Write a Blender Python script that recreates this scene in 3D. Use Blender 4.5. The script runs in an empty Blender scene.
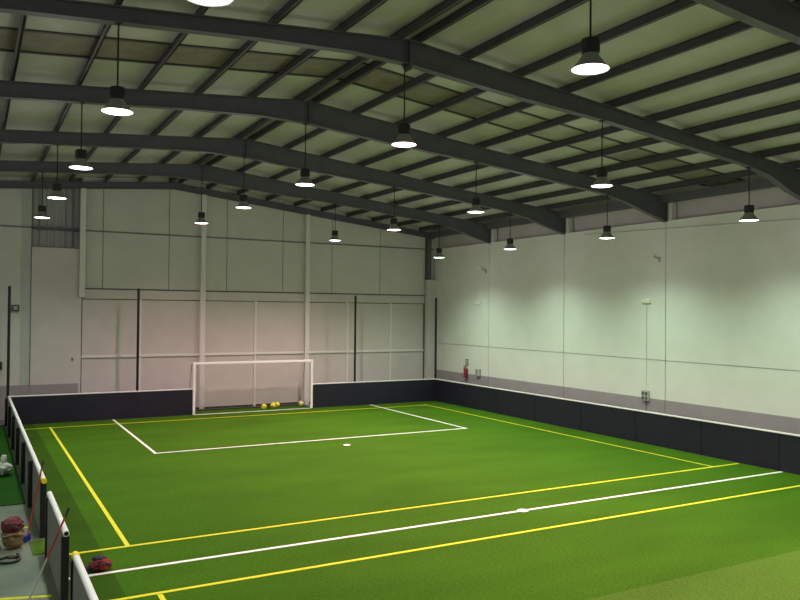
import bpy, bmesh, math, random
from mathutils import Vector, Matrix
random.seed(4)
S = bpy.context.scene
COL = S.collection
PI = math.pi

# ------------------------------------------------------------------ materials
def nmat(name, rgb, rough=.6, metal=0.0, noise=0.0, nscale=8.0, bump=0.0, bscale=60.0, spec=.4, stretch=None):
    m = bpy.data.materials.new(name); m.use_nodes = True
    nt = m.node_tree; b = nt.nodes['Principled BSDF']
    b.inputs['Roughness'].default_value = rough; b.inputs['Metallic'].default_value = metal
    b.inputs['Specular IOR Level'].default_value = spec
    b.inputs['Base Color'].default_value = (*rgb, 1)
    tc = nt.nodes.new('ShaderNodeTexCoord')
    src = tc.outputs['Object']
    if stretch:
        mp = nt.nodes.new('ShaderNodeMapping'); mp.inputs['Scale'].default_value = stretch
        nt.links.new(src, mp.inputs['Vector']); src = mp.outputs['Vector']
    if noise:
        n = nt.nodes.new('ShaderNodeTexNoise'); n.inputs['Scale'].default_value = nscale; n.inputs['Detail'].default_value = 4
        nt.links.new(src, n.inputs['Vector'])
        r = nt.nodes.new('ShaderNodeValToRGB')
        r.color_ramp.elements[0].position = .3; r.color_ramp.elements[1].position = .7
        r.color_ramp.elements[0].color = (*[c*(1-noise) for c in rgb], 1)
        r.color_ramp.elements[1].color = (*[min(1, c*(1+noise)) for c in rgb], 1)
        nt.links.new(n.outputs['Fac'], r.inputs['Fac']); nt.links.new(r.outputs['Color'], b.inputs['Base Color'])
    if bump:
        n2 = nt.nodes.new('ShaderNodeTexNoise'); n2.inputs['Scale'].default_value = bscale
        nt.links.new(src, n2.inputs['Vector'])
        bp = nt.nodes.new('ShaderNodeBump'); bp.inputs['Strength'].default_value = bump; bp.inputs['Distance'].default_value = .02
        nt.links.new(n2.outputs['Fac'], bp.inputs['Height']); nt.links.new(bp.outputs['Normal'], b.inputs['Normal'])
    return m

def emit_mat(name, rgb, s):
    m = bpy.data.materials.new(name); m.use_nodes = True
    b = m.node_tree.nodes['Principled BSDF']
    b.inputs['Base Color'].default_value = (.9, .9, .9, 1); b.inputs['Roughness'].default_value = .3
    b.inputs['Emission Color'].default_value = (*rgb, 1); b.inputs['Emission Strength'].default_value = s
    return m

def turf_mat(name, c1, c2, seam_y=None, c3=None):
    """short artificial grass: fibre noise plus a slightly different dye lot beyond the roll seam"""
    m = bpy.data.materials.new(name); m.use_nodes = True
    nt = m.node_tree; b = nt.nodes['Principled BSDF']; L = nt.links.new
    b.inputs['Roughness'].default_value = .9; b.inputs['Specular IOR Level'].default_value = .06
    b.inputs['Sheen Weight'].default_value = .0; b.inputs['Sheen Tint'].default_value = (.6, .8, .2, 1)
    tc = nt.nodes.new('ShaderNodeTexCoord')
    n = nt.nodes.new('ShaderNodeTexNoise'); n.inputs['Scale'].default_value = 30; n.inputs['Detail'].default_value = 6; n.inputs['Roughness'].default_value = .75
    mp = nt.nodes.new('ShaderNodeMapping'); mp.inputs['Scale'].default_value = (.5, 1.4, 1)
    L(tc.outputs['Object'], mp.inputs['Vector']); L(mp.outputs['Vector'], n.inputs['Vector'])
    r = nt.nodes.new('ShaderNodeValToRGB'); r.color_ramp.elements[0].position = .32; r.color_ramp.elements[1].position = .68
    r.color_ramp.elements[0].color = (*c1, 1); r.color_ramp.elements[1].color = (*c2, 1)
    L(n.outputs['Fac'], r.inputs['Fac'])
    big = nt.nodes.new('ShaderNodeTexNoise'); big.inputs['Scale'].default_value = .6; big.inputs['Detail'].default_value = 3
    L(mp.outputs['Vector'], big.inputs['Vector'])
    mr = nt.nodes.new('ShaderNodeMapRange'); mr.inputs['From Min'].default_value = .3; mr.inputs['From Max'].default_value = .7
    mr.inputs['To Min'].default_value = .88; mr.inputs['To Max'].default_value = 1.12
    L(big.outputs['Fac'], mr.inputs['Value'])
    mul = nt.nodes.new('ShaderNodeVectorMath'); mul.operation = 'SCALE'
    L(r.outputs['Color'], mul.inputs[0]); L(mr.outputs['Result'], mul.inputs['Scale'])
    out = mul.outputs['Vector']
    if seam_y is not None:
        sx = nt.nodes.new('ShaderNodeSeparateXYZ'); L(tc.outputs['Object'], sx.inputs['Vector'])
        lt = nt.nodes.new('ShaderNodeMath'); lt.operation = 'LESS_THAN'; lt.inputs[1].default_value = seam_y
        L(sx.outputs['Y'], lt.inputs[0])
        mx = nt.nodes.new('ShaderNodeMix'); mx.data_type = 'VECTOR'
        tint = nt.nodes.new('ShaderNodeVectorMath'); tint.operation = 'MULTIPLY'; tint.inputs[1].default_value = c3
        L(out, tint.inputs[0]); L(lt.outputs['Value'], mx.inputs['Factor'])
        L(out, mx.inputs[4]); L(tint.outputs['Vector'], mx.inputs[5])
        out = mx.outputs[1]
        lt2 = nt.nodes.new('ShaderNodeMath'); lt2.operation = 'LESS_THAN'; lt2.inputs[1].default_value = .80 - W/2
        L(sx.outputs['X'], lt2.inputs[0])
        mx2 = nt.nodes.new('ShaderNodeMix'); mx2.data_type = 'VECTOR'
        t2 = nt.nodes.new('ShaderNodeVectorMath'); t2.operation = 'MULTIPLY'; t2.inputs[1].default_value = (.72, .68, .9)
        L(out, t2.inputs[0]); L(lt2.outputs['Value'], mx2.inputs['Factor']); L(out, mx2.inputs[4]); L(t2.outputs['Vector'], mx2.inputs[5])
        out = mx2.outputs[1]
    L(out, b.inputs['Base Color'])
    bp = nt.nodes.new('ShaderNodeBump'); bp.inputs['Strength'].default_value = .5; bp.inputs['Distance'].default_value = .02
    L(n.outputs['Fac'], bp.inputs['Height']); L(bp.outputs['Normal'], b.inputs['Normal'])
    return m

W = 17.51            # rink width
M = dict(
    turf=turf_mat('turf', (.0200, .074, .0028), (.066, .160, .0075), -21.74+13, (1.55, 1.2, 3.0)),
    turf_out=turf_mat('turf_outer', (.010, .050, .005), (.022, .09, .009)),
    white_line=nmat('white_line', (.80, .80, .74), .8, noise=.08, nscale=20),
    yellow_line=nmat('yellow_line', (.66, .64, .02), .8, noise=.08, nscale=20),
    concrete=nmat('concrete', (.135, .16, .112), .38, noise=.22, nscale=1.6, bump=.05, bscale=12),
    precast=nmat('precast_panel', (.74, .73, .68), .75, noise=.03, nscale=1.5, bump=.05, bscale=40),
    back_panel=nmat('back_panel', (.62, .60, .56), .7, noise=.04, nscale=1.2),
    lining=nmat('white_lining', (.60, .56, .535), .65, noise=.04, nscale=1.5),
    white_steel=nmat('white_steel', (.74, .71, .68), .5),
    groove=nmat('groove', (.20, .20, .19), .9),
    groove_pale=nmat('groove_pale', (.42, .42, .40), .9),
    conduit=nmat('conduit', (.60, .60, .55), .5),
    cladding=nmat('ribbed_cladding', (.44, .45, .43), .5, noise=.06, nscale=2),
    strip_green=nmat('pale_green_render', (.48, .505, .47), .7, noise=.05, nscale=2),
    dado=nmat('grey_dado_paint', (.34, .31, .32), .42, noise=.05, nscale=2),
    steel=nmat('dark_painted_steel', (.115, .112, .135), .5, noise=.1, nscale=3),
    purlin=nmat('dark_purlin', (.07, .066, .072), .55, noise=.1, nscale=3),
    roof=nmat('roof_sheet', (.58, .53, .53), .6, noise=.07, nscale=1.0),
    rooflight=nmat('rooflight', (.24, .20, .16), .6, noise=.2, nscale=3),
    rooflight_pale=nmat('rooflight_pale', (.42, .39, .33), .6, noise=.12, nscale=3),
    board=nmat('board_black', (.015, .014, .028), .45, noise=.15, nscale=3),
    board_back=nmat('board_back_grey', (.22, .21, .215), .55, noise=.06, nscale=3),
    board_rail=nmat('white_rail', (.82, .80, .80), .4, noise=.02),
    black=nmat('black_post', (.012, .012, .014), .45, noise=.1),
    yellow=nmat('yellow_cap', (.80, .62, .02), .45, noise=.05),
    goalwhite=nmat('goal_white', (.85, .84, .83), .4, noise=.02),
    net=nmat('net_cord', (.55, .53, .52), .8, noise=.05),
    darkbar=nmat('dark_bar', (.03, .03, .03), .5),
    lampblack=nmat('lamp_black', (.018, .018, .018), .5, noise=.1),
    alu=nmat('lamp_reflector', (.30, .30, .29), .45, .3, noise=.05),
    cord=nmat('cord', (.015, .015, .015), .6),
    red=nmat('extinguisher_red', (.24, .018, .03), .35, noise=.05),
    dkgrey=nmat('dark_grey_plastic', (.09, .09, .085), .5, noise=.05),
    grey=nmat('grey_plastic', (.42, .43, .40), .5, noise=.04),
    cream=nmat('cream_plastic', (.80, .76, .62), .4, noise=.03),
    diffuser=nmat('pale_diffuser', (.86, .84, .74), .3, noise=.02),
    broomred=nmat('broom_red', (.33, .03, .03), .4, noise=.06),
    broomgrey=nmat('broom_grey', (.45, .45, .43), .35, .4, noise=.05),
    broomblue=nmat('broom_blue', (.02, .035, .26), .5, noise=.1),
    maroon=nmat('maroon_cloth', (.13, .028, .035), .85, noise=.35, nscale=9, bump=.4, bscale=30),
    tan=nmat('tan_cloth', (.22, .15, .07), .85, noise=.3, nscale=8, bump=.4, bscale=30),
    charcoal=nmat('charcoal_cloth', (.03, .03, .034), .8, noise=.3, nscale=9, bump=.3),
    plasticbag=nmat('white_bag', (.56, .54, .47), .45, noise=.2, nscale=10, bump=.6, bscale=22),
    rubber=nmat('black_rubber', (.02, .02, .022), .5, noise=.1),
    redcloth=nmat('red_cloth', (.20, .016, .025), .8, noise=.4, nscale=14, bump=.4),
    ball=nmat('ball_yellow', (.72, .68, .06), .4, noise=.05, nscale=10),
    ballpatch=nmat('ball_patch', (.55, .45, .06), .45, noise=.05),
    ballwhite=nmat('ball_white', (.72, .70, .34), .4, noise=.05),
    ballgreen=nmat('ball_green', (.20, .30, .04), .45, noise=.05),
)

# ------------------------------------------------------------------ helpers
class MB:
    def __init__(s): s.bm = bmesh.new()
    def box(s, x0, x1, y0, y1, z0, z1):
        v = [s.bm.verts.new((x, y, z)) for x in (x0, x1) for y in (y0, y1) for z in (z0, z1)]
        for f in ((0,1,3,2),(4,6,7,5),(0,4,5,1),(2,3,7,6),(0,2,6,4),(1,5,7,3)): s.bm.faces.new([v[i] for i in f])
        return s
    def bar(s, a, b, w, h, up=(0,0,1)):
        a, b = Vector(a), Vector(b); d = (b-a).normalized(); u = Vector(up)
        if abs(d.dot(u)) > .98: u = Vector((1,0,0))
        sd = d.cross(u).normalized(); u = sd.cross(d).normalized()
        r = [s.bm.verts.new(p + sd*sx*w/2 + u*sz*h/2) for p in (a, b) for sx, sz in ((-1,-1),(1,-1),(1,1),(-1,1))]
        for f in ((0,1,2,3),(7,6,5,4),(0,4,5,1),(1,5,6,2),(2,6,7,3),(3,7,4,0)): s.bm.faces.new([r[i] for i in f])
        return s
    def tube(s, pts, r, n=12, closed=False):
        pts = [Vector(p) for p in pts]; rings = []; N = len(pts)
        for i, p in enumerate(pts):
            if closed: d = pts[(i+1) % N] - pts[i-1]
            else: d = pts[min(i+1, N-1)] - pts[max(i-1, 0)]
            d.normalize(); u = Vector((0,0,1)) if abs(d.z) < .95 else Vector((1,0,0))
            a = d.cross(u).normalized(); b = d.cross(a).normalized()
            rr = r[i] if isinstance(r, (list, tuple)) else r
            rings.append([s.bm.verts.new(p + (a*math.cos(t) + b*math.sin(t))*rr) for t in [2*PI*k/n for k in range(n)]])
        for i in range(N if closed else N-1):
            A, B = rings[i], rings[(i+1) % N]
            for k in range(n): s.bm.faces.new((A[k], A[(k+1) % n], B[(k+1) % n], B[k]))
        if not closed: s.bm.faces.new(rings[0][::-1]); s.bm.faces.new(rings[-1])
        return s
    def lathe(s, prof, c=(0,0,0), n=28, cap=True):
        rings = [[s.bm.verts.new((c[0]+r*math.cos(2*PI*k/n), c[1]+r*math.sin(2*PI*k/n), c[2]+z)) for k in range(n)] for r, z in prof]
        for A, B in zip(rings, rings[1:]):
            for k in range(n): s.bm.faces.new((A[k], A[(k+1) % n], B[(k+1) % n], B[k]))
        if cap: s.bm.faces.new(rings[0][::-1]); s.bm.faces.new(rings[-1])
        return s
    def prism(s, pts, axis, a, b):
        """extrude a 2D outline along an axis between a and b"""
        def mk(p, t): return {'y': (p[0], t, p[1]), 'x': (t, p[0], p[1]), 'z': (p[0], p[1], t)}[axis]
        A = [s.bm.verts.new(mk(p, a)) for p in pts]; B = [s.bm.verts.new(mk(p, b)) for p in pts]; n = len(pts)
        for k in range(n): s.bm.faces.new((A[k], A[(k+1) % n], B[(k+1) % n], B[k]))
        s.bm.faces.new(A[::-1]); s.bm.faces.new(B); return s
    def blob(s, c, r, sub=3, amp=.15, sc=3.0, seed=0):
        from mathutils import noise as NZ
        res = bmesh.ops.create_icosphere(s.bm, subdivisions=sub, radius=1)
        for v in res['verts']:
            d = v.co.normalized(); k = 1 + amp*NZ.noise(d*sc + Vector((seed*7.3, seed*3.1, seed)))
            v.co = Vector((c[0] + d.x*r[0]*k, c[1] + d.y*r[1]*k, c[2] + d.z*r[2]*k))
        return s
    def build(s, name, mat, parent=None, smooth=False, bevel=0, loc=None):
        bmesh.ops.recalc_face_normals(s.bm, faces=s.bm.faces)
        me = bpy.data.meshes.new(name); s.bm.to_mesh(me); s.bm.free()
        for m in (mat if isinstance(mat, list) else [mat]): me.materials.append(m)
        if smooth: me.polygons.foreach_set('use_smooth', [True]*len(me.polygons))
        o = bpy.data.objects.new(name, me); COL.objects.link(o)
        if loc: o.location = loc
        if parent: o.parent = parent
        if bevel:
            b = o.modifiers.new('bevel', 'BEVEL'); b.width = bevel; b.segments = 2; b.limit_method = 'ANGLE'
        if smooth:
            pass
        return o

def tag(o, label, cat, group=None):
    o['label'] = label; o['category'] = cat
    if group: o['group'] = group
    return o
def thing(name, loc, label, cat, group=None, rz=0):
    o = bpy.data.objects.new(name, None); COL.objects.link(o); o.location = loc; o.rotation_euler = (0, 0, rz)
    o.empty_display_size = .1
    return tag(o, label, cat, group)
def struct(o): o['kind'] = 'structure'; return o
def copy_tree(o, parent=None):
    c = o.copy(); COL.objects.link(c)
    if parent: c.parent = parent
    for ch in list(o.children): copy_tree(ch, c)
    return c

# ------------------------------------------------------------------ camera
cam = bpy.data.cameras.new('camera'); co = bpy.data.objects.new('camera', cam); COL.objects.link(co)
cam.sensor_width = 36; cam.lens = 767.15/800*36; cam.clip_end = 200
R = Vector((.872733, -.488111, .009189)); U = Vector((-.01479, -.007621, .999862)); F = Vector((.487974, .872748, .01387))
co.matrix_world = Matrix(((R.x, U.x, -F.x, -1.21175), (R.y, U.y, -F.y, -30.12812), (R.z, U.z, -F.z, 4.14979), (0, 0, 0, 1)))
S.camera = co

# ------------------------------------------------------------------ dimensions
XL, XR = -6.5, 18.3  # side walls
YB, YF = 1.5, -36.0  # end walls
RX = 5.9             # ridge line
FR = [-33.3, -28.1, -22.9, -17.65, -12.75, -7.9, -3.15, 1.38]   # portal frames
def rtop(x): return 9.23 - (.080*(RX-x) if x < RX else .110*(x-RX))      # top of rafters
def sheet(x): return rtop(x) + .19                                       # underside of the roof sheets

# ------------------------------------------------------------------ shell
struct(MB().box(XL-.3, XR+.6, YF-.3, YB+.8, -.25, -.02).build('floor', M['concrete']))

# precast wall on the right: panels with open joints, cladding strip above
w = MB()
edges = [YF, -33.3, -28.1, -22.9, -17.65, -12.75, -7.9, -3.1, YB]
for a, b in zip(edges, edges[1:]):
    w.box(XR, XR+.18, a+.012, b-.012, -.02, 2.61); w.box(XR, XR+.18, a+.012, b-.012, 2.63, 7.08)
w.box(XR-.03, XR+.2, YF, YB, 7.08, 7.12)
wr = struct(w.build('wall_right', M['precast']))
struct(MB().box(XR+.1, XR+.3, YF, YB+.5, -.02, 7.06).build('wall_right_joint_backing', M['groove_pale'], wr))
w = MB()
w.box(XR+.26, XR+.4, YF, YB+.6, 7.0, 8.6)
for y in [YF + .3*k for k in range(int((YB-YF)/.3))]: w.box(XR+.255, XR+.262, y, y+.12, 7.1, 8.1)
struct(w.build('wall_right_upper_cladding', M['lining'], wr))
d = MB()
for a, b in zip(edges, edges[1:]): d.box(XR-.012, XR, a+.012, b-.012, 0, 1.35)
struct(d.build('baseboard_right', M['dado']))

# back wall: upper lining panels
w = MB()
jx = [XL, -4.2, -1.9, .72, 2.45]
def wallbox(mb, x0, x1, z0, z1, y0=YB, y1=YB+.12): mb.box(x0+.012, x1-.012, y0, y1, z0+.012, z1-.012)
for a, b in ((XL, -4.2), (-4.2, -1.9), (-1.9, .45), ):
    wallbox(w, a, b, 0, 7.12); w.prism([(a+.012, 7.14), (b-.012, 7.14), (b-.012, sheet(b)), (a+.012, sheet(a))], 'y', YB, YB+.12)
for a, b in zip([2.45, 3.23, 5.75, 8.13, 10.61, 12.94, 15.39], [3.23, 5.75, 8.13, 10.61, 12.94, 15.39, XR+.3]):
    wallbox(w, a, b, 4.9, 7.12)
    pts = [(a+.012, 7.14), (b-.012, 7.14), (b-.012, sheet(b))] + ([(RX, sheet(RX))] if a < RX < b else []) + [(a+.012, sheet(a))]
    w.prism(pts, 'y', YB, YB+.12)
wb = struct(w.build('wall_back', M['back_panel']))
# joint backing sheet and the ribbed outer cladding that shows through the open bay
g = MB(); g.box(XL, .72, YB+.1, YB+.16, 0, 9.0); g.box(2.42, XR+.4, YB+.1, YB+.16, 0, 9.3)
struct(g.build('wall_back_joint_backing', M['groove'], wb))
c = MB(); c.box(.3, 2.9, YB+.5, YB+.56, 5.9, 9.2)
for k in range(9): c.prism([(.45+.26*k, YB+.5), (.53+.26*k, YB+.44), (.59+.26*k, YB+.44), (.67+.26*k, YB+.5)], 'z', 5.9, 9.2)
struct(c.build('wall_back_ribbed_cladding', M['cladding'], wb))
struct(MB().box(.3, 2.9, YB+.12, YB+.44, 7.1, 7.2).build('wall_back_bay_girt', M['steel'], wb))
struct(MB().box(.3, 2.9, YB+.02, YB+.44, 6.36, 6.44).build('wall_back_bay_sill', M['groove'], wb))
# pale green pilaster and the tall white panel left of the lined bays
struct(MB().box(.40, .715, YB-.02, YB+.14, 0, sheet(.5)).build('trim_1', M['strip_green']))
struct(MB().box(.735, 2.48, YB-.08, YB+.14, 0, 6.40).build('trim_2', M['lining'], bevel=.01))
struct(MB().box(XL, .73, YB-.045, YB, 0, 1.27).box(.73, 2.40, YB-.095, YB-.08, 0, 1.27).build('baseboard_back', M['dado']))
# girt line across the upper wall
struct(MB().box(XL, .72, YB-.03, YB, 7.10, 7.16).box(2.5, XR, YB-.03, YB, 7.09, 7.15).build('trim_3', M['groove']))

# lined bays below: panels, head beam, mid rail, mullions
p = MB()
mull = [2.50, 4.66, 7.10, 9.39, 11.70, 13.73, 15.95, 17.78]
for a, b in zip(mull, mull[1:]):
    for z0, z1 in ((.02, 2.24), (2.28, 4.47)): p.box(a+.02, b-.02, YB, YB+.08, z0, z1)
struct(p.build('wall_back_lining', M['lining'], wb))
struct(MB().box(2.50, 17.78, YB-.07, YB+.06, 4.50, 4.86).build('trim_4', M['lining'], bevel=.008))
struct(MB().box(2.50, 17.78, YB-.06, YB+.06, 2.22, 2.31).build('trim_5', M['white_steel'], bevel=.006))
for i, x in enumerate((4.66, 9.39, 13.73, 15.95)):
    struct(MB().box(x-.05, x+.05, YB-.05, YB+.06, .02, 4.50).build('trim_%d' % (6+i), M['white_steel'], bevel=.006))
struct(MB().box(2.5, 17.78, YB-.03, YB+.02, -.02, .10).build('trim_10', M['darkbar']))

# other walls of the hall, behind and left of the camera
w = MB(); w.box(XL-.15, XL, YF, YB, -.02, 8.6)
struct(w.build('wall_left', M['precast']))
w = MB(); w.prism([(XL-.15, -.02), (XR+.4, -.02), (XR+.4, sheet(XR)), (RX, sheet(RX)), (XL-.15, sheet(XL))], 'y', YF-.15, YF)
struct(w.build('wall_front', M['precast']))

# roof sheets, with the band of rooflights in one bay
BY0, BY1 = -15.55, -14.28
r = MB()
def slope(mb, x0, x1, y0, y1, t=.06): mb.prism([(x0, sheet(x0)), (x1, sheet(x1)), (x1, sheet(x1)+t), (x0, sheet(x0)+t)], 'y', y0, y1)
for x0, x1 in ((XL-.2, RX), (RX, XR+.5)):
    slope(r, x0, x1, YF-.2, BY0); slope(r, x0, x1, BY1, YB+.7)
cl = struct(r.build('ceiling', M['roof']))
r = MB()
for x0, x1 in ((XL-.2, RX), (RX, 9.7), (14.2, XR+.5)): slope(r, x0, x1, BY0, BY1, .03)
struct(r.build('ceiling_rooflight_band', M['rooflight'], cl))
r = MB(); slope(r, 9.7, 14.2, BY0, BY1, .03)
struct(r.build('ceiling_rooflight_newer_sheets', M['rooflight_pale'], cl))
r = MB()
for y in (BY0, BY1):
    for x0, x1 in ((XL, RX), (RX, XR)): r.prism([(x0, sheet(x0)-.03), (x1, sheet(x1)-.03), (x1, sheet(x1)), (x0, sheet(x0))], 'y', y-.035, y+.035)
struct(r.build('ceiling_rooflight_edge', M['purlin'], cl))

# ------------------------------------------------------------------ portal frames
bot = [(XL, 7.2), (-5.6, 7.75), (-4.6, 7.98), (-.8, 8.36), (3.0, 8.63), (4.7, 8.71), (5.9, 8.67), (6.4, 8.62), (8.5, 8.42), (11.0, 8.24),
       (13.1, 8.02), (15.5, 7.77), (16.5, 7.57), (17.3, 7.34), (18.28, 7.08)]
names = {1.38: None}
ordinal = ['', '', 'nearest to the camera, crossing the top right corner', 'second from the camera, crossing above the big lamp cords', 'third from the camera', 'fourth from the camera',
           'fifth from the camera, last before the end wall', 'against the end wall, the thinnest']
for i, y in enumerate(FR):
    if i < 1: continue
    root = thing('roof_rafter', (RX, y, 9.2), 'dark grey steel roof rafter, ' + (ordinal[i] or 'over the camera, out of view'), 'roof beam', 'portal frame rafters')
    def P(q): return [(a-RX, b-9.2) for a, b in q]
    if i == 7: lower = [(x, rtop(x)-.25) for x in (XL, RX, XR-.02)]
    else: lower = [(a, b + (.09 if i == 3 and a < 17 else 0)) for a, b in bot]
    up = [(XR-.02, rtop(XR)), (RX, rtop(RX)), (XL, rtop(XL))]
    k0 = [q for q in lower if q[0] <= 15.5] if i < 7 else lower
    web = MB(); wtop = [(k0[-1][0], rtop(k0[-1][0])), (RX, rtop(RX)), (XL, rtop(XL))]
    web.prism(P(k0 + wtop), 'y', -.01, .01)
    hw = .09
    for a, b in zip(k0, k0[1:]): web.prism(P([a, b, (b[0], b[1]+.022), (a[0], a[1]+.022)]), 'y', -hw, hw)
    for a, b in zip(wtop, wtop[1:]): web.prism(P([a, b, (b[0], b[1]-.022), (a[0], a[1]-.022)]), 'y', -hw, hw)
    web.build('beam', M['steel'], root)
    if i < 7:
        kn = MB(); kq = [q for q in lower if q[0] >= 15.5]
        kn.prism(P(kq + [(XR-.02, rtop(XR)), (15.5, rtop(15.5))]), 'y', -.012, .012)
        for a, b in zip(kq, kq[1:]): kn.prism(P([a, b, (b[0], b[1]+.022), (a[0], a[1]+.022)]), 'y', -hw, hw)
        kn.prism(P([(15.5, rtop(15.5)), (XR-.02, rtop(XR)), (XR-.02, rtop(XR)-.022), (15.5, rtop(15.5)-.022)]), 'y', -hw, hw)
        kn.prism(P([(XR-.04, 7.08), (XR-.015, 7.08), (XR-.015, rtop(XR)), (XR-.04, rtop(XR))]), 'y', -hw, hw)
        kn.build('haunch', M['steel'], root)
        sp = MB(); sp.box(-.02, .02, -.10, .10, 8.66-9.2, rtop(RX)-9.2); sp.box(-.12, -.1, -.02, .02, 8.68-9.2, 9.2-9.2)
        sp.build('splice_plate', M['steel'], root)

# purlins: one continuous Z section per line
def purlin(x, label):
    z = rtop(x)
    m = MB(); L0, L1 = YF, YB+.1
    m.box(-.012, .012, L0, L1, 0, .185); m.box(-.012, .06, L0, L1, .17, .185); m.box(-.06, .012, L0, L1, 0, .015)
    tag(m.build('roof_purlin', M['purlin'], loc=(x, 0, z)), label, 'roof purlin', 'roof purlins')
cnt = ['first', 'second', 'third', 'fourth', 'fifth', 'sixth', 'seventh', 'eighth', 'ninth', 'tenth']
purlin(5.72, 'dark ridge purlin on the left side of the ridge, half of a close pair')
purlin(6.12, 'dark ridge purlin on the right side of the ridge, half of a close pair')
for k in range(9): purlin(4.54-1.27*k, 'dark steel purlin on the left roof slope, %s below the ridge pair' % cnt[k])
for k in range(9): purlin(7.25+1.28*k, 'dark steel purlin on the right roof slope, %s below the ridge pair' % cnt[k])
tag(MB().box(18.0, 18.26, YF, YB, 7.68, 7.92).build('eave_beam', M['steel']), 'dark eave beam along the top of the right wall', 'roof beam')

# white columns of the end wall, corner column and its white casing
def hcol(x, z0, z1, label, mat='white_steel', y=YB-.10, wd=.2):
    root = thing('wall_column', (x, y, z0), label, 'column', 'end wall columns')
    m = MB(); h = z1-z0
    m.box(-wd/2, wd/2, -.11, -.09, 0, h); m.box(-wd/2, wd/2, .075, .095, 0, h); m.box(-.008, .008, -.09, .075, 0, h)
    m.build('column_shaft', M[mat], root)
    if z0 > 1: MB().box(-wd/2-.02, wd/2+.02, -.13, .09, -.02, 0).build('base_plate', M[mat], root)
    else: MB().box(-wd/2-.03, wd/2+.03, -.115, .09, -.02, .02).build('base_plate', M[mat], root)
hcol(2.48, 4.58, rtop(2.6)-.25, 'white steel column ending above the left edge of the lined bays')
hcol(7.10, 0, rtop(7.1)-.25, 'white steel column behind the left side of the goal')
hcol(11.70, 0, rtop(11.7)-.25, 'white steel column behind the right side of the goal')
hcol(17.95, 5.66, 7.7, 'dark steel column in the far right corner above the white casing', 'steel', wd=.24)
tag(MB().box(17.79, 18.295, YB-.32, YB-.075, 0, 5.63).build('corner_casing', M['lining'], bevel=.01), 'white boxed casing in the far right corner of the hall', 'casing')
for y in FR[2:7]:
    lab = {-22.9: 'out of view beside the camera', -17.65: 'at the right edge', -12.75: 'behind the third rafter knee', -7.9: 'behind the fourth rafter knee', -3.15: 'behind the fifth rafter knee'}[y]
    tag(MB().box(XR+.0, XR+.19, y-.24, y-.10, 7.125, 7.68).build('column_stub', M['white_steel'], bevel=.005), 'short pale column stub above the right wall, ' + lab, 'column', 'column stubs above the right wall')

# ------------------------------------------------------------------ pitch
pitch = thing('football_pitch', (W/2, -13, 0), 'green artificial turf football pitch with white and yellow lines', 'pitch')
ox, oy = W/2, -13
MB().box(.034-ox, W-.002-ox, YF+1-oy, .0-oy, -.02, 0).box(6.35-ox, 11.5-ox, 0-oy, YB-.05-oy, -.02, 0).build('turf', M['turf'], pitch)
def line(x0, y0, x1, y1, wd, mat, label, z=.004):
    a, b = Vector((x0-ox, y0-oy, z/2)), Vector((x1-ox, y1-oy, z/2))
    o = MB().bar(a, b, wd, z).build('field_line', M[mat], pitch); o['label'] = label
line(.05, -17.38, 17.46, -17.38, .085, 'white_line', 'white halfway line', .007)
line(.02, -16.12, 17.40, -16.12, .075, 'yellow_line', 'yellow cross line beyond the halfway line', .006)
line(.02, -18.62, 17.45, -18.62, .08, 'yellow_line', 'yellow cross line on the near side of the halfway line', .006)
line(.25, -1.15, 16.43, -1.15, .06, 'yellow_line', 'yellow goal line', .006)
line(1.24, -1.0, 1.24, -16.07, .075, 'yellow_line', 'yellow left touchline')
line(16.40, -.9, 16.40, -16.07, .055, 'yellow_line', 'yellow right touchline')
line(1.24, -18.68, 1.24, -34, .075, 'yellow_line', 'yellow left touchline of the near half')
line(16.40, -18.68, 16.40, -34, .055, 'yellow_line', 'yellow right touchline of the near half')
line(3.46, -.03, 3.46, -7.57, .075, 'white_line', 'white left edge of the penalty area', .008)
line(14.16, -.03, 14.16, -7.57, .07, 'white_line', 'white right edge of the penalty area', .008)
line(3.41, -7.52, 14.2, -7.52, .075, 'white_line', 'white front edge of the penalty area', .0078)
o = MB().lathe([(.11, 0), (.11, .008)], (8.95-ox, -8.69-oy, 0), 24).build('penalty_spot', M['white_line'], pitch); o['label'] = 'white penalty spot'
o = MB().lathe([(.12, 0), (.12, .010)], (8.9-ox, -17.38-oy, 0), 24).build('centre_spot', M['white_line'], pitch); o['label'] = 'white centre spot'

tag(MB().box(XL+.05, -.14, -12.02, .25, -.02, -.004).build('turf_strip', M['turf_out']), 'dark green turf strip outside the left boards', 'turf')
tag(MB().box(-.24, .03, -15.84, -15.0, -.02, -.006).build('turf_offcut', M['turf']), 'small green turf offcut in the gate opening', 'turf')
t = MB().bar((-.75, -13.8, -.018), (-.16, -13.98, -.018), .07, .004)
tag(t.build('floor_tape', M['yellow_line']), 'yellow floor tape strip behind the maroon bag', 'floor tape', 'yellow tape on the concrete')
t = MB().bar((-.9, -17.72, -.018), (-.13, -17.96, -.018), .08, .004)
tag(t.build('floor_tape', M['yellow_line']), 'yellow floor tape strip at the bottom edge near the long broom', 'floor tape', 'yellow tape on the concrete')

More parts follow.
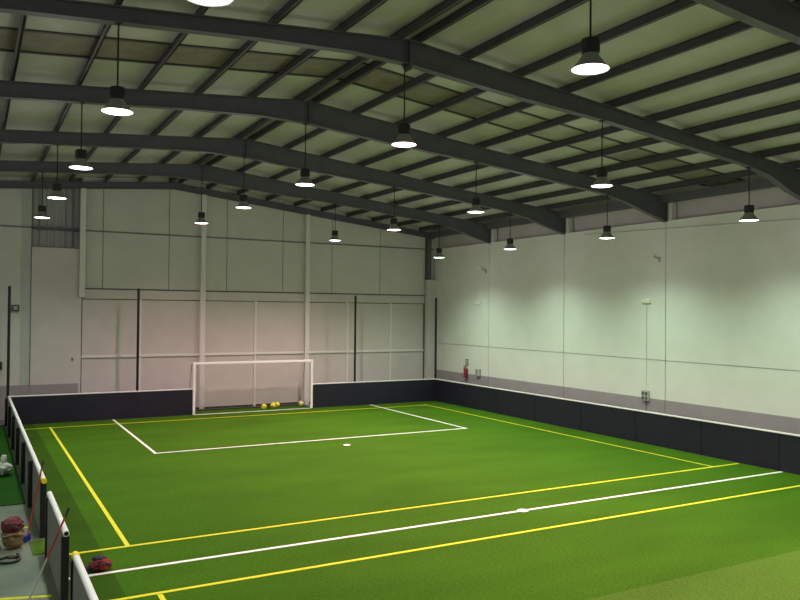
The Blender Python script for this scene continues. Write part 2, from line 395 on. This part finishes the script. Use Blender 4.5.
# ------------------------------------------------------------------ boards round the pitch
HB = 1.0
def board(a, b, out, label, kind, group):
    """one board unit from a to b (plan points); out = unit vector away from the pitch"""
    a, b, out = Vector((*a, 0)), Vector((*b, 0)), Vector((*out, 0))
    root = thing('dasher_board', a, label, 'dasher board', group)
    e = b - a; d = e.normalized(); up = Vector((0, 0, 1)); Ln = e.length
    MB().bar(d*.001 + out*.02 + up*(HB/2), e - d*.001 + out*.02 + up*(HB/2), .035, HB-.01).build('panel', M['board'], root)
    if kind == 'left':
        MB().bar(d*.006 + out*.041 + up*(HB/2), e - d*.006 + out*.041 + up*(HB/2), .008, HB-.02).build('backing_sheet', M['board_back'], root)
        MB().tube([up*(HB+.01) + out*.01, e + up*(HB+.01) + out*.01], .042, 16).build('top_rail', M['board_rail'], root, smooth=False)
    else:
        MB().bar(up*(HB+.012) + out*.025, e + up*(HB+.012) + out*.025, .075, .045).build('top_rail', M['board_rail'], root, bevel=.012)
    return root, e, d, out
def post(root, p, out, h=HB-.03, w=.07, dp=.09, off=.05, zb=0):
    c = Vector(p) + Vector(out)*(off + dp/2)
    MB().box(c.x-(w/2 if abs(out.y) > .5 else dp/2), c.x+(w/2 if abs(out.y) > .5 else dp/2), c.y-(dp/2 if abs(out.y) > .5 else w/2), c.y+(dp/2 if abs(out.y) > .5 else w/2), zb, h).build('post', M['black'], root)

xs = [0, 2.18, 4.31, 6.392]; nm = ['at the left corner', 'halfway between the left corner and the goal', 'beside the left goalpost']
for (x0, x1), n in zip(zip(xs, xs[1:]), nm):
    root, e, d, out = board((x0, 0), (x1, 0), (0, 1), 'black back-line board ' + n, 'back', 'boards on the back line')
    post(root, d*.06, out); post(root, e - d*.06, out)
xs = [11.445, 13.46, 15.48, W]; nm = ['beside the right goalpost', 'halfway between the goal and the right corner', 'at the far right corner']
for (x0, x1), n in zip(zip(xs, xs[1:]), nm):
    root, e, d, out = board((x0, 0), (x1, 0), (0, 1), 'black back-line board ' + n, 'back', 'boards on the back line')
    post(root, d*.06, out); post(root, e - d*.06, out)
ys = [0, -2.3, -4.75, -7.25, -9.75, -12.27, -14.82, -17.3, -19.8, -22.3]
nm = ['touching the far right corner', 'second from the far right corner', 'third from the far right corner', 'fourth from the far right corner', 'fifth from the far right corner',
      'sixth from the far right corner', 'seventh from the far right corner, where the halfway line ends', 'eighth from the far right corner, at the frame edge', 'ninth from the corner, out of view']
for (y0, y1), n in zip(zip(ys, ys[1:]), nm):
    root, e, d, out = board((W, y0), (W, y1), (1, 0), 'black right-side board, ' + n, 'right', 'boards along the right side')
    post(root, d*.06, out); post(root, e - d*.06, out)
    MB().box(-.004, .001, y1-y0+.012, y1-y0+.05, .02, HB-.02).build('joint_strip', M['black'], root)
ys = [-.06, -2.6, -5.05, -7.5, -9.95, -12.4, -14.86]
nm = ['at the far left corner', 'second from the far left corner', 'third from the far left corner', 'fourth from the far left corner', 'fifth from the far left corner', 'nearest the small gate, yellow rail end']
for j, ((y0, y1), n) in enumerate(zip(zip(ys, ys[1:]), nm)):
    root, e, d, out = board((0, y0), (0, y1), (-1, 0), 'grey-backed left-side board, ' + n, 'left', 'boards along the left side')
    post(root, d*.046, out, dp=.085, off=.045, w=.08)
    if j == 5:
        post(root, e - d*.045, out, w=.1, dp=.1, off=-.03)
        MB().tube([e - d*.10 + Vector((-.01, 0, HB+.01)), e + d*.02 + Vector((-.01, 0, HB+.01))], .047, 16).build('end_cap', M['yellow'], root)
root, e, d, out = board((0, -15.92), (0, -18.55), (-1, 0), 'grey-backed dasher board standing alone between the two gate gaps', 'left', 'boards along the left side')
post(root, d*.05, out, w=.11, dp=.1, off=-.03); post(root, e - d*.05, out, w=.11, dp=.1, off=-.03)
MB().tube([e - d*.01 + Vector((-.01, 0, HB+.01)), e + d*.004 + Vector((-.01, 0, HB+.01))], .030, 16).build('end_plug', M['black'], root)
root, e, d, out = board((0, -19.6), (0, -22.2), (-1, 0), 'grey-backed dasher board in the near left corner with yellow rail end', 'left', 'boards along the left side')
post(root, d*.05, out, w=.11, dp=.1, off=-.03); post(root, e - d*.05, out, w=.11, dp=.1, off=-.03)
MB().tube([-d*.02 + Vector((-.01, 0, HB+.01)), d*.12 + Vector((-.01, 0, HB+.01))], .047, 16).build('end_cap', M['yellow'], root)
MB().lathe([(.001, .0), (.02, .005), (.024, .018), (.02, .03), (.001, .036)], (.02, .09, .62), 14).build('latch_knob', M['goalwhite'], root, smooth=True)

# tall black net posts behind the back boards
for x, z, n in ((-.03, 4.86, 'at the far left corner of the pitch'), (4.36, 4.87, 'between the left corner and the goal'), (13.54, 4.76, 'right of the goal'), (17.71, 4.73, 'at the far right corner of the pitch')):
    root = thing('net_post', (x, .26, 0), 'tall thin black pole rising behind the boards, ' + n, 'pole', 'tall black poles behind the back boards')
    MB().tube([(0, 0, 0), (0, 0, z)], .048, 12).build('pole', M['black'], root)
    MB().box(-.09, .09, -.06, .09, -.02, .015).build('foot_plate', M['black'], root)
    MB().lathe([(.05, 0), (.05, .02), (.03, .035)], (0, 0, z), 12).build('pole_cap', M['black'], root)

# ------------------------------------------------------------------ goal
GX0, GX1 = 6.447, 11.389
goal = thing('football_goal', ((GX0+GX1)/2, 0, 0), 'white football goal with net set into the back boards', 'goal')
gw = (GX1-GX0)/2
for s in (-1, 1):
    MB().box(s*gw-.05, s*gw+.05, -.05, .05, 0, 2.05).build('goalpost', M['goalwhite'], goal, bevel=.02)
    na = MB().tube([(s*(gw-.02), .05, 2.0), (s*(gw-.02), .55, 1.98), (s*(gw-.02), .62, 1.9)], .02, 10).build('net_arm', M['goalwhite'], goal)
    MB().tube([(s*(gw-.05), .62, 1.9), (s*(gw-.05), 1.0, .6), (s*(gw-.05), 1.13, .03)], .014, 10).build('net_stanchion', M['grey'], na)
MB().box(-gw+.05, gw-.05, -.05, .05, 1.95, 2.05).build('crossbar', M['goalwhite'], goal, bevel=.02)
MB().box(-gw+.05, gw-.05, -.04, .04, 0, .012).build('ground_bar', M['goalwhite'], goal)
MB().tube([(-gw+.05, 1.18, .03), (gw-.05, 1.18, .03)], .03, 10).build('back_bar', M['darkbar'], goal)
n = MB(); prof = [(.03, 1.95), (.6, 1.9), (.85, 1.1), (1.14, .05)]
def pl(t):
    t *= 3; i = min(int(t), 2); f = t-i; a, b = prof[i], prof[i+1]; return a[0]+(b[0]-a[0])*f, a[1]+(b[1]-a[1])*f
for k in range(41):
    x = -gw+.06 + k*(2*gw-.12)/40
    for a, b in zip(prof, prof[1:]): n.bar((x, a[0], a[1]), (x, b[0], b[1]), .005, .005)
for k in range(25):
    y, z = pl(k/24); n.bar((-gw+.06, y, z), (gw-.06, y, z), .005 if k != 8 else .014, .005 if k != 8 else .014)
for s in (-1, 1):
    for k in range(1, 16):
        z = .12*k; yy = .6 if z > 1.85 else (.85-.25*(z-1.1)/.8 if z > 1.1 else 1.14-.29*(z-.05)/1.05)
        n.bar((s*(gw-.06), .05, z), (s*(gw-.06), yy, z), .005, .005)
    for k in range(1, 9): n.bar((s*(gw-.06), .14*k, .03), (s*(gw-.06), .14*k, 1.9 if k < 5 else max(.1, 1.9-(.14*k-.6)*2.9)), .005, .005)
n.build('net', M['net'], goal)

# ------------------------------------------------------------------ balls in the goal
def ball(x, y, r, m1, m2, label, rot):
    bm = bmesh.new(); bmesh.ops.create_icosphere(bm, subdivisions=1, radius=1)
    # truncate to pentagons and hexagons, then round and groove the seams
    bmesh.ops.bevel(bm, geom=bm.verts[:], offset=1/3, offset_type='PERCENT', segments=1, affect='VERTICES')
    mbm = MB(); mbm.bm.free(); mbm.bm = bm
    for f in bm.faces: f.material_index = 1 if len(f.verts) == 5 else 0
    bmesh.ops.inset_individual(bm, faces=bm.faces[:], thickness=.025, depth=.03)
    bmesh.ops.subdivide_edges(bm, edges=bm.edges[:], cuts=1, use_grid_fill=True)
    for v in bm.verts: v.co = v.co.normalized()*(r*(.97 + .03*min(1, v.co.length)))
    o = mbm.build('football', [M[m1], M[m2]], smooth=True, loc=(x, y, r)); o.rotation_euler = rot
    tag(o, label, 'ball', 'footballs in the goal')
ball(9.45, .42, .12, 'ball', 'ballpatch', 'yellow football on the goal floor, leftmost of the balls', (.3, .2, 0))
ball(9.93, .62, .13, 'ball', 'ballpatch', 'yellow football, left one of the touching pair in the goal', (1, .2, .4))
ball(10.15, .78, .13, 'ball', 'ballpatch', 'yellow football, right one of the touching pair in the goal', (.3, 1.2, .8))
ball(11.22, .72, .125, 'ballwhite', 'ballgreen', 'pale football with yellow-green patches by the right goalpost', (.6, .1, 0))

# ------------------------------------------------------------------ pendant lamps
colours = {'A': (.86, 1.0, .90), 'B': (1.0, .62, .65), 'C': (1.0, .72, .69), 'D': (.74, 1.0, .78), 'Z': (.80, 1.0, .84)}
power = {'A': .50, 'B': 1.1, 'C': 1.55, 'D': .72, 'Z': .15}
LW = 1320
lens = {k: emit_mat('lamp_lens_' + k, c, 7) for k, c in colours.items()}
rows = {'A': (.76, 7.12), 'B': (5.85, 7.22), 'C': (10.97, 6.90), 'D': (15.80, 6.48)}
rown = {'A': 'leftmost row', 'B': 'row under the ridge', 'C': 'third row from the left', 'D': 'row nearest the right wall'}
place = ['out of view', 'nearest the camera', 'second from the camera', 'third from the camera', 'fourth from the camera', 'closest to the end wall']
def rbot(x):
    for a, b in zip(bot, bot[1:]):
        if a[0] <= x <= b[0]: return a[1] + (b[1]-a[1])*(x-a[0])/(b[0]-a[0])
protos = {}
LP = {('A', -22.9): (.71, 7.12), ('A', -17.65): (.72, 7.19), ('A', -12.75): (.77, 7.10), ('A', -7.9): (.74, 7.06), ('A', -3.15): (.73, 7.02),
      ('B', -22.9): (5.54, 7.21), ('B', -17.65): (5.82, 7.26), ('B', -12.75): (5.83, 7.19), ('B', -7.9): (5.84, 7.18), ('B', -3.15): (5.83, 7.17),
      ('C', -17.65): (10.8, 6.92), ('C', -12.75): (10.87, 6.88), ('C', -7.9): (10.96, 6.82), ('C', -3.15): (10.98, 6.83),
      ('D', -17.65): (15.75, 6.49), ('D', -12.75): (15.74, 6.43), ('D', -7.9): (15.75, 6.41), ('D', -3.15): (15.71, 6.37)}
def lamp(row, y, idx):
    x, z = LP.get((row, y), rows[row])
    label = 'dark pendant lamp in the %s, %s' % (rown[row], place[idx])
    if row in 'CD': label = 'dark pendant lamp in the %s, %s' % (rown[row], ['out of view', 'out of view at the side', 'nearest the camera', 'second from the camera', 'third from the camera', place[5]][idx])
    if row == 'Z': label = 'dark pendant lamp outside the picture on the left, ' + place[idx]
    if row not in protos:
        root = thing('pendant_lamp', (x, y, z), label, 'pendant lamp', 'hanging hall lamps')
        MB().lathe([(.098, .185), (.108, .195), (.118, .21), (.118, .35), (.105, .375), (.03, .38)], n=24).build('ballast_housing', M['lampblack'], root, smooth=False)
        rf = MB().lathe([(.098, .185), (.11, .16), (.145, .11), (.19, .048), (.236, .0), (.243, -.008), (.231, -.004), (.185, .043), (.14, .105), (.105, .155), (.09, .178)], n=32, cap=False).build('reflector', M['alu'], root, smooth=True)
        MB().lathe([(.01, -.022), (.13, -.016), (.20, -.008), (.228, .002), (.20, .012), (.01, .014)], n=32).build('lens', lens[row], rf, smooth=True)
        h = rbot(x) + (.09 if abs(y+17.65) < .01 else 0) - z
        MB().tube([(0, 0, .38), (0, 0, h+.02)], .013, 8).build('cord', M['cord'], root)
        MB().box(-.05, .05, -.05, .05, h-.015, h+.03).build('beam_clamp', M['lampblack'], root)
        li = bpy.data.lights.new('lamp_light_' + row, 'SPOT'); li.energy = LW*power[row]; li.color = colours[row]
        li.spot_size = math.radians(142); li.spot_blend = 1.0; li.shadow_soft_size = .16
        lo = bpy.data.objects.new('lamp_light', li); COL.objects.link(lo); lo.parent = root; lo.location = (0, 0, -.05)
        gl = bpy.data.lights.new('added_fill_' + row, 'POINT'); gl.energy = LW*.019; gl.color = (1.0, .92, .96)  # added fill light, no visible source, brightens roof and upper walls
        gl.shadow_soft_size = .22
        go = bpy.data.objects.new('added_fill', gl); COL.objects.link(go); go.parent = root; go.location = (0, 0, -.25)
        protos[row] = root
    else:
        root = copy_tree(protos[row]); root.location = (x, y, z); root['label'] = label
        h = rbot(x) + (.09 if abs(y+17.65) < .01 else 0) - z
        h0 = rbot(protos[row].location.x) - protos[row].location.z
        for ch in root.children:          # cord length follows the lamp's height under its rafter
            if ch.name.startswith('cord'):
                k = (h+.02-.38)/(h0+.02-.38); ch.scale = (1, 1, k); ch.location.z = .38*(1-k)
            if ch.name.startswith('beam_clamp'): ch.location.z = h - h0
for row in 'ABCD':
    for i, y in enumerate((-3.15, -7.9, -12.75, -17.65, -22.9, -28.1)): lamp(row, y, 5-i)
# the row left of the camera hangs outside the picture
rows['Z'] = (-4.3, 7.1); rown['Z'] = 'row outside the picture on the left'
for i, y in enumerate((-3.15, -7.9, -12.75, -17.65, -22.9, -28.1)): lamp('Z', y, 5-i)

# ------------------------------------------------------------------ fittings on the right wall
def emergency(y, label):
    root = thing('emergency_light', (XR, y, 4.53), label, 'emergency light', 'emergency lights on the right wall')
    hs = MB().box(-.06, 0, -.19, .19, -.075, .075).build('housing', M['cream'], root, bevel=.012)
    MB().box(-.075, -.055, -.16, .16, -.05, .05).build('diffuser', M['diffuser'], hs, bevel=.008)
emergency(-2.3, 'small cream emergency light high on the right wall, farther one')
emergency(-11.97, 'small cream emergency light high on the right wall, nearer one above the socket box')
tag(MB().tube([(XR-.012, -11.97, 4.45), (XR-.012, -11.97, 1.60)], .010, 8).build('conduit', M['conduit']), 'thin vertical conduit between emergency light and socket box', 'conduit')
tag(MB().tube([(XR-.022, -11.97, 1.24), (XR-.022, -11.97, .02)], .010, 8).build('conduit', M['dkgrey']), 'thin conduit running down the grey dado under the socket box', 'conduit')
root = thing('socket_box', (XR, -11.97, 1.42), 'grey box of four dark sockets on the right wall', 'socket box')
bb = MB().box(-.09, -.013, -.15, .15, -.17, .17).build('box_body', M['grey'], root, bevel=.01)
for a in (-1, 1):
    for b in (-1, 1):
        s = MB().box(-.105, -.088, a*.07-.045, a*.07+.045, b*.075-.05, b*.075+.05).build('socket', M['dkgrey'], bb, bevel=.006)
root = thing('fire_extinguisher', (XR-.12, -1.52, 1.17), 'red fire extinguisher hanging on the right wall under a small sign', 'fire extinguisher')
MB().lathe([(.06, 0), (.082, .015), (.085, .05), (.085, .36), (.07, .41), (.035, .44), (.03, .47)], n=24).build('cylinder', M['red'], root, smooth=True)
vv = MB().lathe([(.034, .47), (.034, .51), (.02, .53)], n=16).build('valve', M['dkgrey'], root)
MB().bar((0, 0, .53), (-.13, -.02, .56), .022, .012).bar((0, 0, .51), (-.12, -.02, .50), .022, .012).build('handle', M['dkgrey'], vv)
MB().tube([(0, .03, .5), (-.03, .10, .45), (-.02, .11, .3), (-.01, .105, .12)], .012, 8).build('hose', M['rubber'], vv)
MB().box(.08, .12, -.03, .03, .2, .4).build('wall_bracket', M['dkgrey'], root)
root = thing('wall_sign', (XR, -1.46, 1.845), 'small dark sign on the right wall above the fire extinguisher', 'sign')
MB().box(-.012, 0, -.10, .10, -.155, .155).build('sign_plate', M['dkgrey'], root)
MB().box(-.016, -.011, -.055, .06, .05, .095).bar((-.0135, -.045, .06), (-.0135, .01, -.11), .045, .005, (1, 0, 0)).build('pictogram', M['cream'], root)
root = thing('wall_cabinet', (XR, -2.42, 1.46), 'small grey-green wall box right of the fire extinguisher', 'wall box')
MB().box(-.10, -.013, -.15, .15, -.16, .16).build('box_body', M['grey'], root, bevel=.012)
MB().box(-.11, -.098, -.13, .05, -.13, .13).build('cover', M['strip_green'], root, bevel=.008)
MB().box(-.108, -.098, .07, .13, -.13, .13).build('side_plate', M['dkgrey'], root, bevel=.006)
for y, z, l in ((-2.87, 5.92, 'farther one near the corner'), (-12.5, 5.92, 'nearer one above a panel joint')):
    root = thing('wall_bracket', (XR, y, z), 'small bracket fitting high on the right wall, ' + l, 'bracket', 'bracket fittings on the right wall')
    MB().box(-.02, 0, -.05, .05, -.12, .06).build('base_plate', M['grey'], root)
    MB().bar((-.01, 0, -.03), (-.20, .13, .10), .05, .05).build('arm', M['grey'], root)
    MB().bar((-.17, .11, .08), (-.30, .20, .14), .10, .09).build('head', M['cream'], root)
tag(MB().tube([(XR-.02, -9.0, 6.99), (XR-.02, -14, 6.84), (XR-.02, -23, 6.55)], .012, 8).build('cable', M['grey']), 'dark cable running along the top of the right wall', 'cable')

# fittings on the left part of the back wall
root = thing('wall_speaker', (.22, YB-.03, 4.12), 'small dark box with pale face high on the back wall beside the left pole', 'wall box')
MB().box(-.13, .13, -.10, .03, -.12, .12).build('housing', M['dkgrey'], root, bevel=.01)
MB().box(-.06, .06, -.11, -.098, -.06, .06).build('face', M['grey'], root)
root = thing('light_switch', (2.18, YB-.08, 2.19), 'tiny grey switch on the white panel left of the lined bays', 'switch')
MB().box(-.05, .05, -.03, 0, -.08, .08).build('plate', M['grey'], root, bevel=.006)
MB().box(-.02, .02, -.042, -.03, -.03, .03).build('rocker', M['dkgrey'], root)
root = thing('wall_box', (-.28, YB, 2.0), 'small dark box on the back wall at the left picture edge', 'wall box')
MB().box(-.14, .10, -.10, 0, -.15, .15).build('housing', M['dkgrey'], root, bevel=.01)
MB().box(-.10, .06, -.11, -.098, -.10, .10).build('cover', M['lampblack'], root)

# ------------------------------------------------------------------ things left of the boards
def broom(b, t, label, split, hm, lower, hrot, hl=.10):
    b, t = Vector(b), Vector(t); d = (t-b).normalized(); L = (t-b).length
    root = thing('broom', b, label, 'broom')
    MB().tube([d*.05, d*(L*split)], .013, 10).build('handle', M[lower], root)
    MB().tube([d*(L*split), d*(L-.13)], .014, 10).build('handle_sleeve', M['broomred'], root)
    MB().tube([d*(L-.13), d*L], .018, 10).build('grip', M['rubber'], root)
    c, s = math.cos(hrot), math.sin(hrot); ax = Vector((c, s, 0))
    hd = MB().bar(-ax*hl + Vector((0, 0, .075)), ax*hl + Vector((0, 0, .075)), .06, .05).build('head', M[hm], root, bevel=.01)
    br = MB()
    for k in range(16):
        for j in (-1, 0, 1):
            q = ax*(hl*(-.93+1.86*k/15)) + Vector((-s, c, 0))*.02*j
            br.bar(q + Vector((0, 0, .05)), q*1.08 + Vector((0, 0, -.012)), .012, .012)
    br.build('bristles', M[hm], hd)
broom((-.285, -14.93, 0), (.0, -14.46, 1.30), 'red-handled broom with blue head leaning on the boards by the gate', .06, 'broomblue', 'broomred', 1.05)
broom((-.551, -18.618, 0), (.045, -18.31, 1.306), 'long broom with grey shaft and red upper half leaning on the lone board', .52, 'charcoal', 'broomgrey', 1.05, .09)

bag = thing('sack', (-.53, -15.25, -.02), 'tan sack with maroon cover standing on the concrete by the boards', 'bag')
b = MB().blob((.02, 0, .16), (.168, .16, .18), 4, .22, 2.2, 1); b.build('sack_body', M['tan'], bag, smooth=True)
b = MB().blob((-.0, .01, .40), (.172, .16, .135), 4, .28, 2.6, 5); b.build('cover', M['maroon'], bag, smooth=True)
MB().tube([(.18*math.cos(t)+.015, .165*math.sin(t), .255+.02*math.sin(3*t)) for t in [2*PI*k/24 for k in range(24)]], .018, 8, True).build('tie', M['tan'], bag, smooth=True)
MB().tube([(-.05, -.14, .47), (.02, -.19, .42), (.09, -.19, .36), (.15, -.13, .33)], .012, 8).build('strap', M['charcoal'], bag)
bp = thing('dark_bundle', (-.86, -15.42, -.02), 'charcoal cloth bundle lying against the tan sack', 'bundle')
MB().blob((0, 0, .07), (.15, .13, .085), 3, .3, 2.5, 9).build('cloth', M['charcoal'], bp, smooth=True)
MB().tube([(.02, -.1, .13), (.08, -.14, .08), (.1, -.12, .02)], .012, 8).build('strap', M['rubber'], bp)
h = MB()
pts = []
for k in range(40):
    t = 2*PI*k/40; pts.append((-.62+.17*math.cos(t), -15.98+.16*math.sin(t), .005+.004*math.sin(2*t)))
h.tube(pts, .022, 10, True)
h.tube([(-.57+.11*math.cos(t), -15.9+.12*math.sin(t), .042) for t in [-2+.2*k for k in range(14)]], .02, 10)
tag(h.build('hose', M['rubber'], smooth=True), 'black looped hose on the concrete in front of the sack', 'hose')
wbg = thing('plastic_bag', (-.50, -8.85, .045), 'crumpled whitish bag on the outer turf at the left edge', 'bag')
MB().blob((0, 0, .14), (.25, .2, .16), 4, .35, 2.5, 3).build('bag_body', M['plasticbag'], wbg, smooth=True)
MB().blob((.05, 0, .34), (.07, .06, .13), 3, .5, 3, 6).build('bag_neck', M['plasticbag'], wbg, smooth=True)
rb = thing('red_bundle', (.61, -17.22, .022), 'small red and black bundle lying on the halfway line end', 'bundle')
MB().blob((.02, 0, .08), (.16, .12, .085), 4, .4, 3, 2).build('cloth', M['redcloth'], rb, smooth=True)
MB().blob((.01, .05, .16), (.10, .08, .05), 3, .4, 3, 4).build('dark_fold', M['charcoal'], rb, smooth=True)
MB().blob((-.16, .02, .04), (.10, .07, .045), 3, .35, 3, 8).build('dark_corner', M['charcoal'], rb, smooth=True)
MB().tube([(-.1, -.1, .09), (-.0, -.13, .13), (.1, -.12, .12), (.17, -.06, .08)], .012, 8).build('strap', M['charcoal'], rb)

# ------------------------------------------------------------------ world and view
wd = bpy.data.worlds.new('world'); S.world = wd; wd.use_nodes = True
wd.node_tree.nodes['Background'].inputs['Color'].default_value = (.02, .02, .025, 1)
wd.node_tree.nodes['Background'].inputs['Strength'].default_value = 1
S.view_settings.view_transform = 'Standard'; S.view_settings.look = 'None'
S.view_settings.gamma = 1; S.view_settings.use_curve_mapping = False
S.view_settings.exposure = 0.0
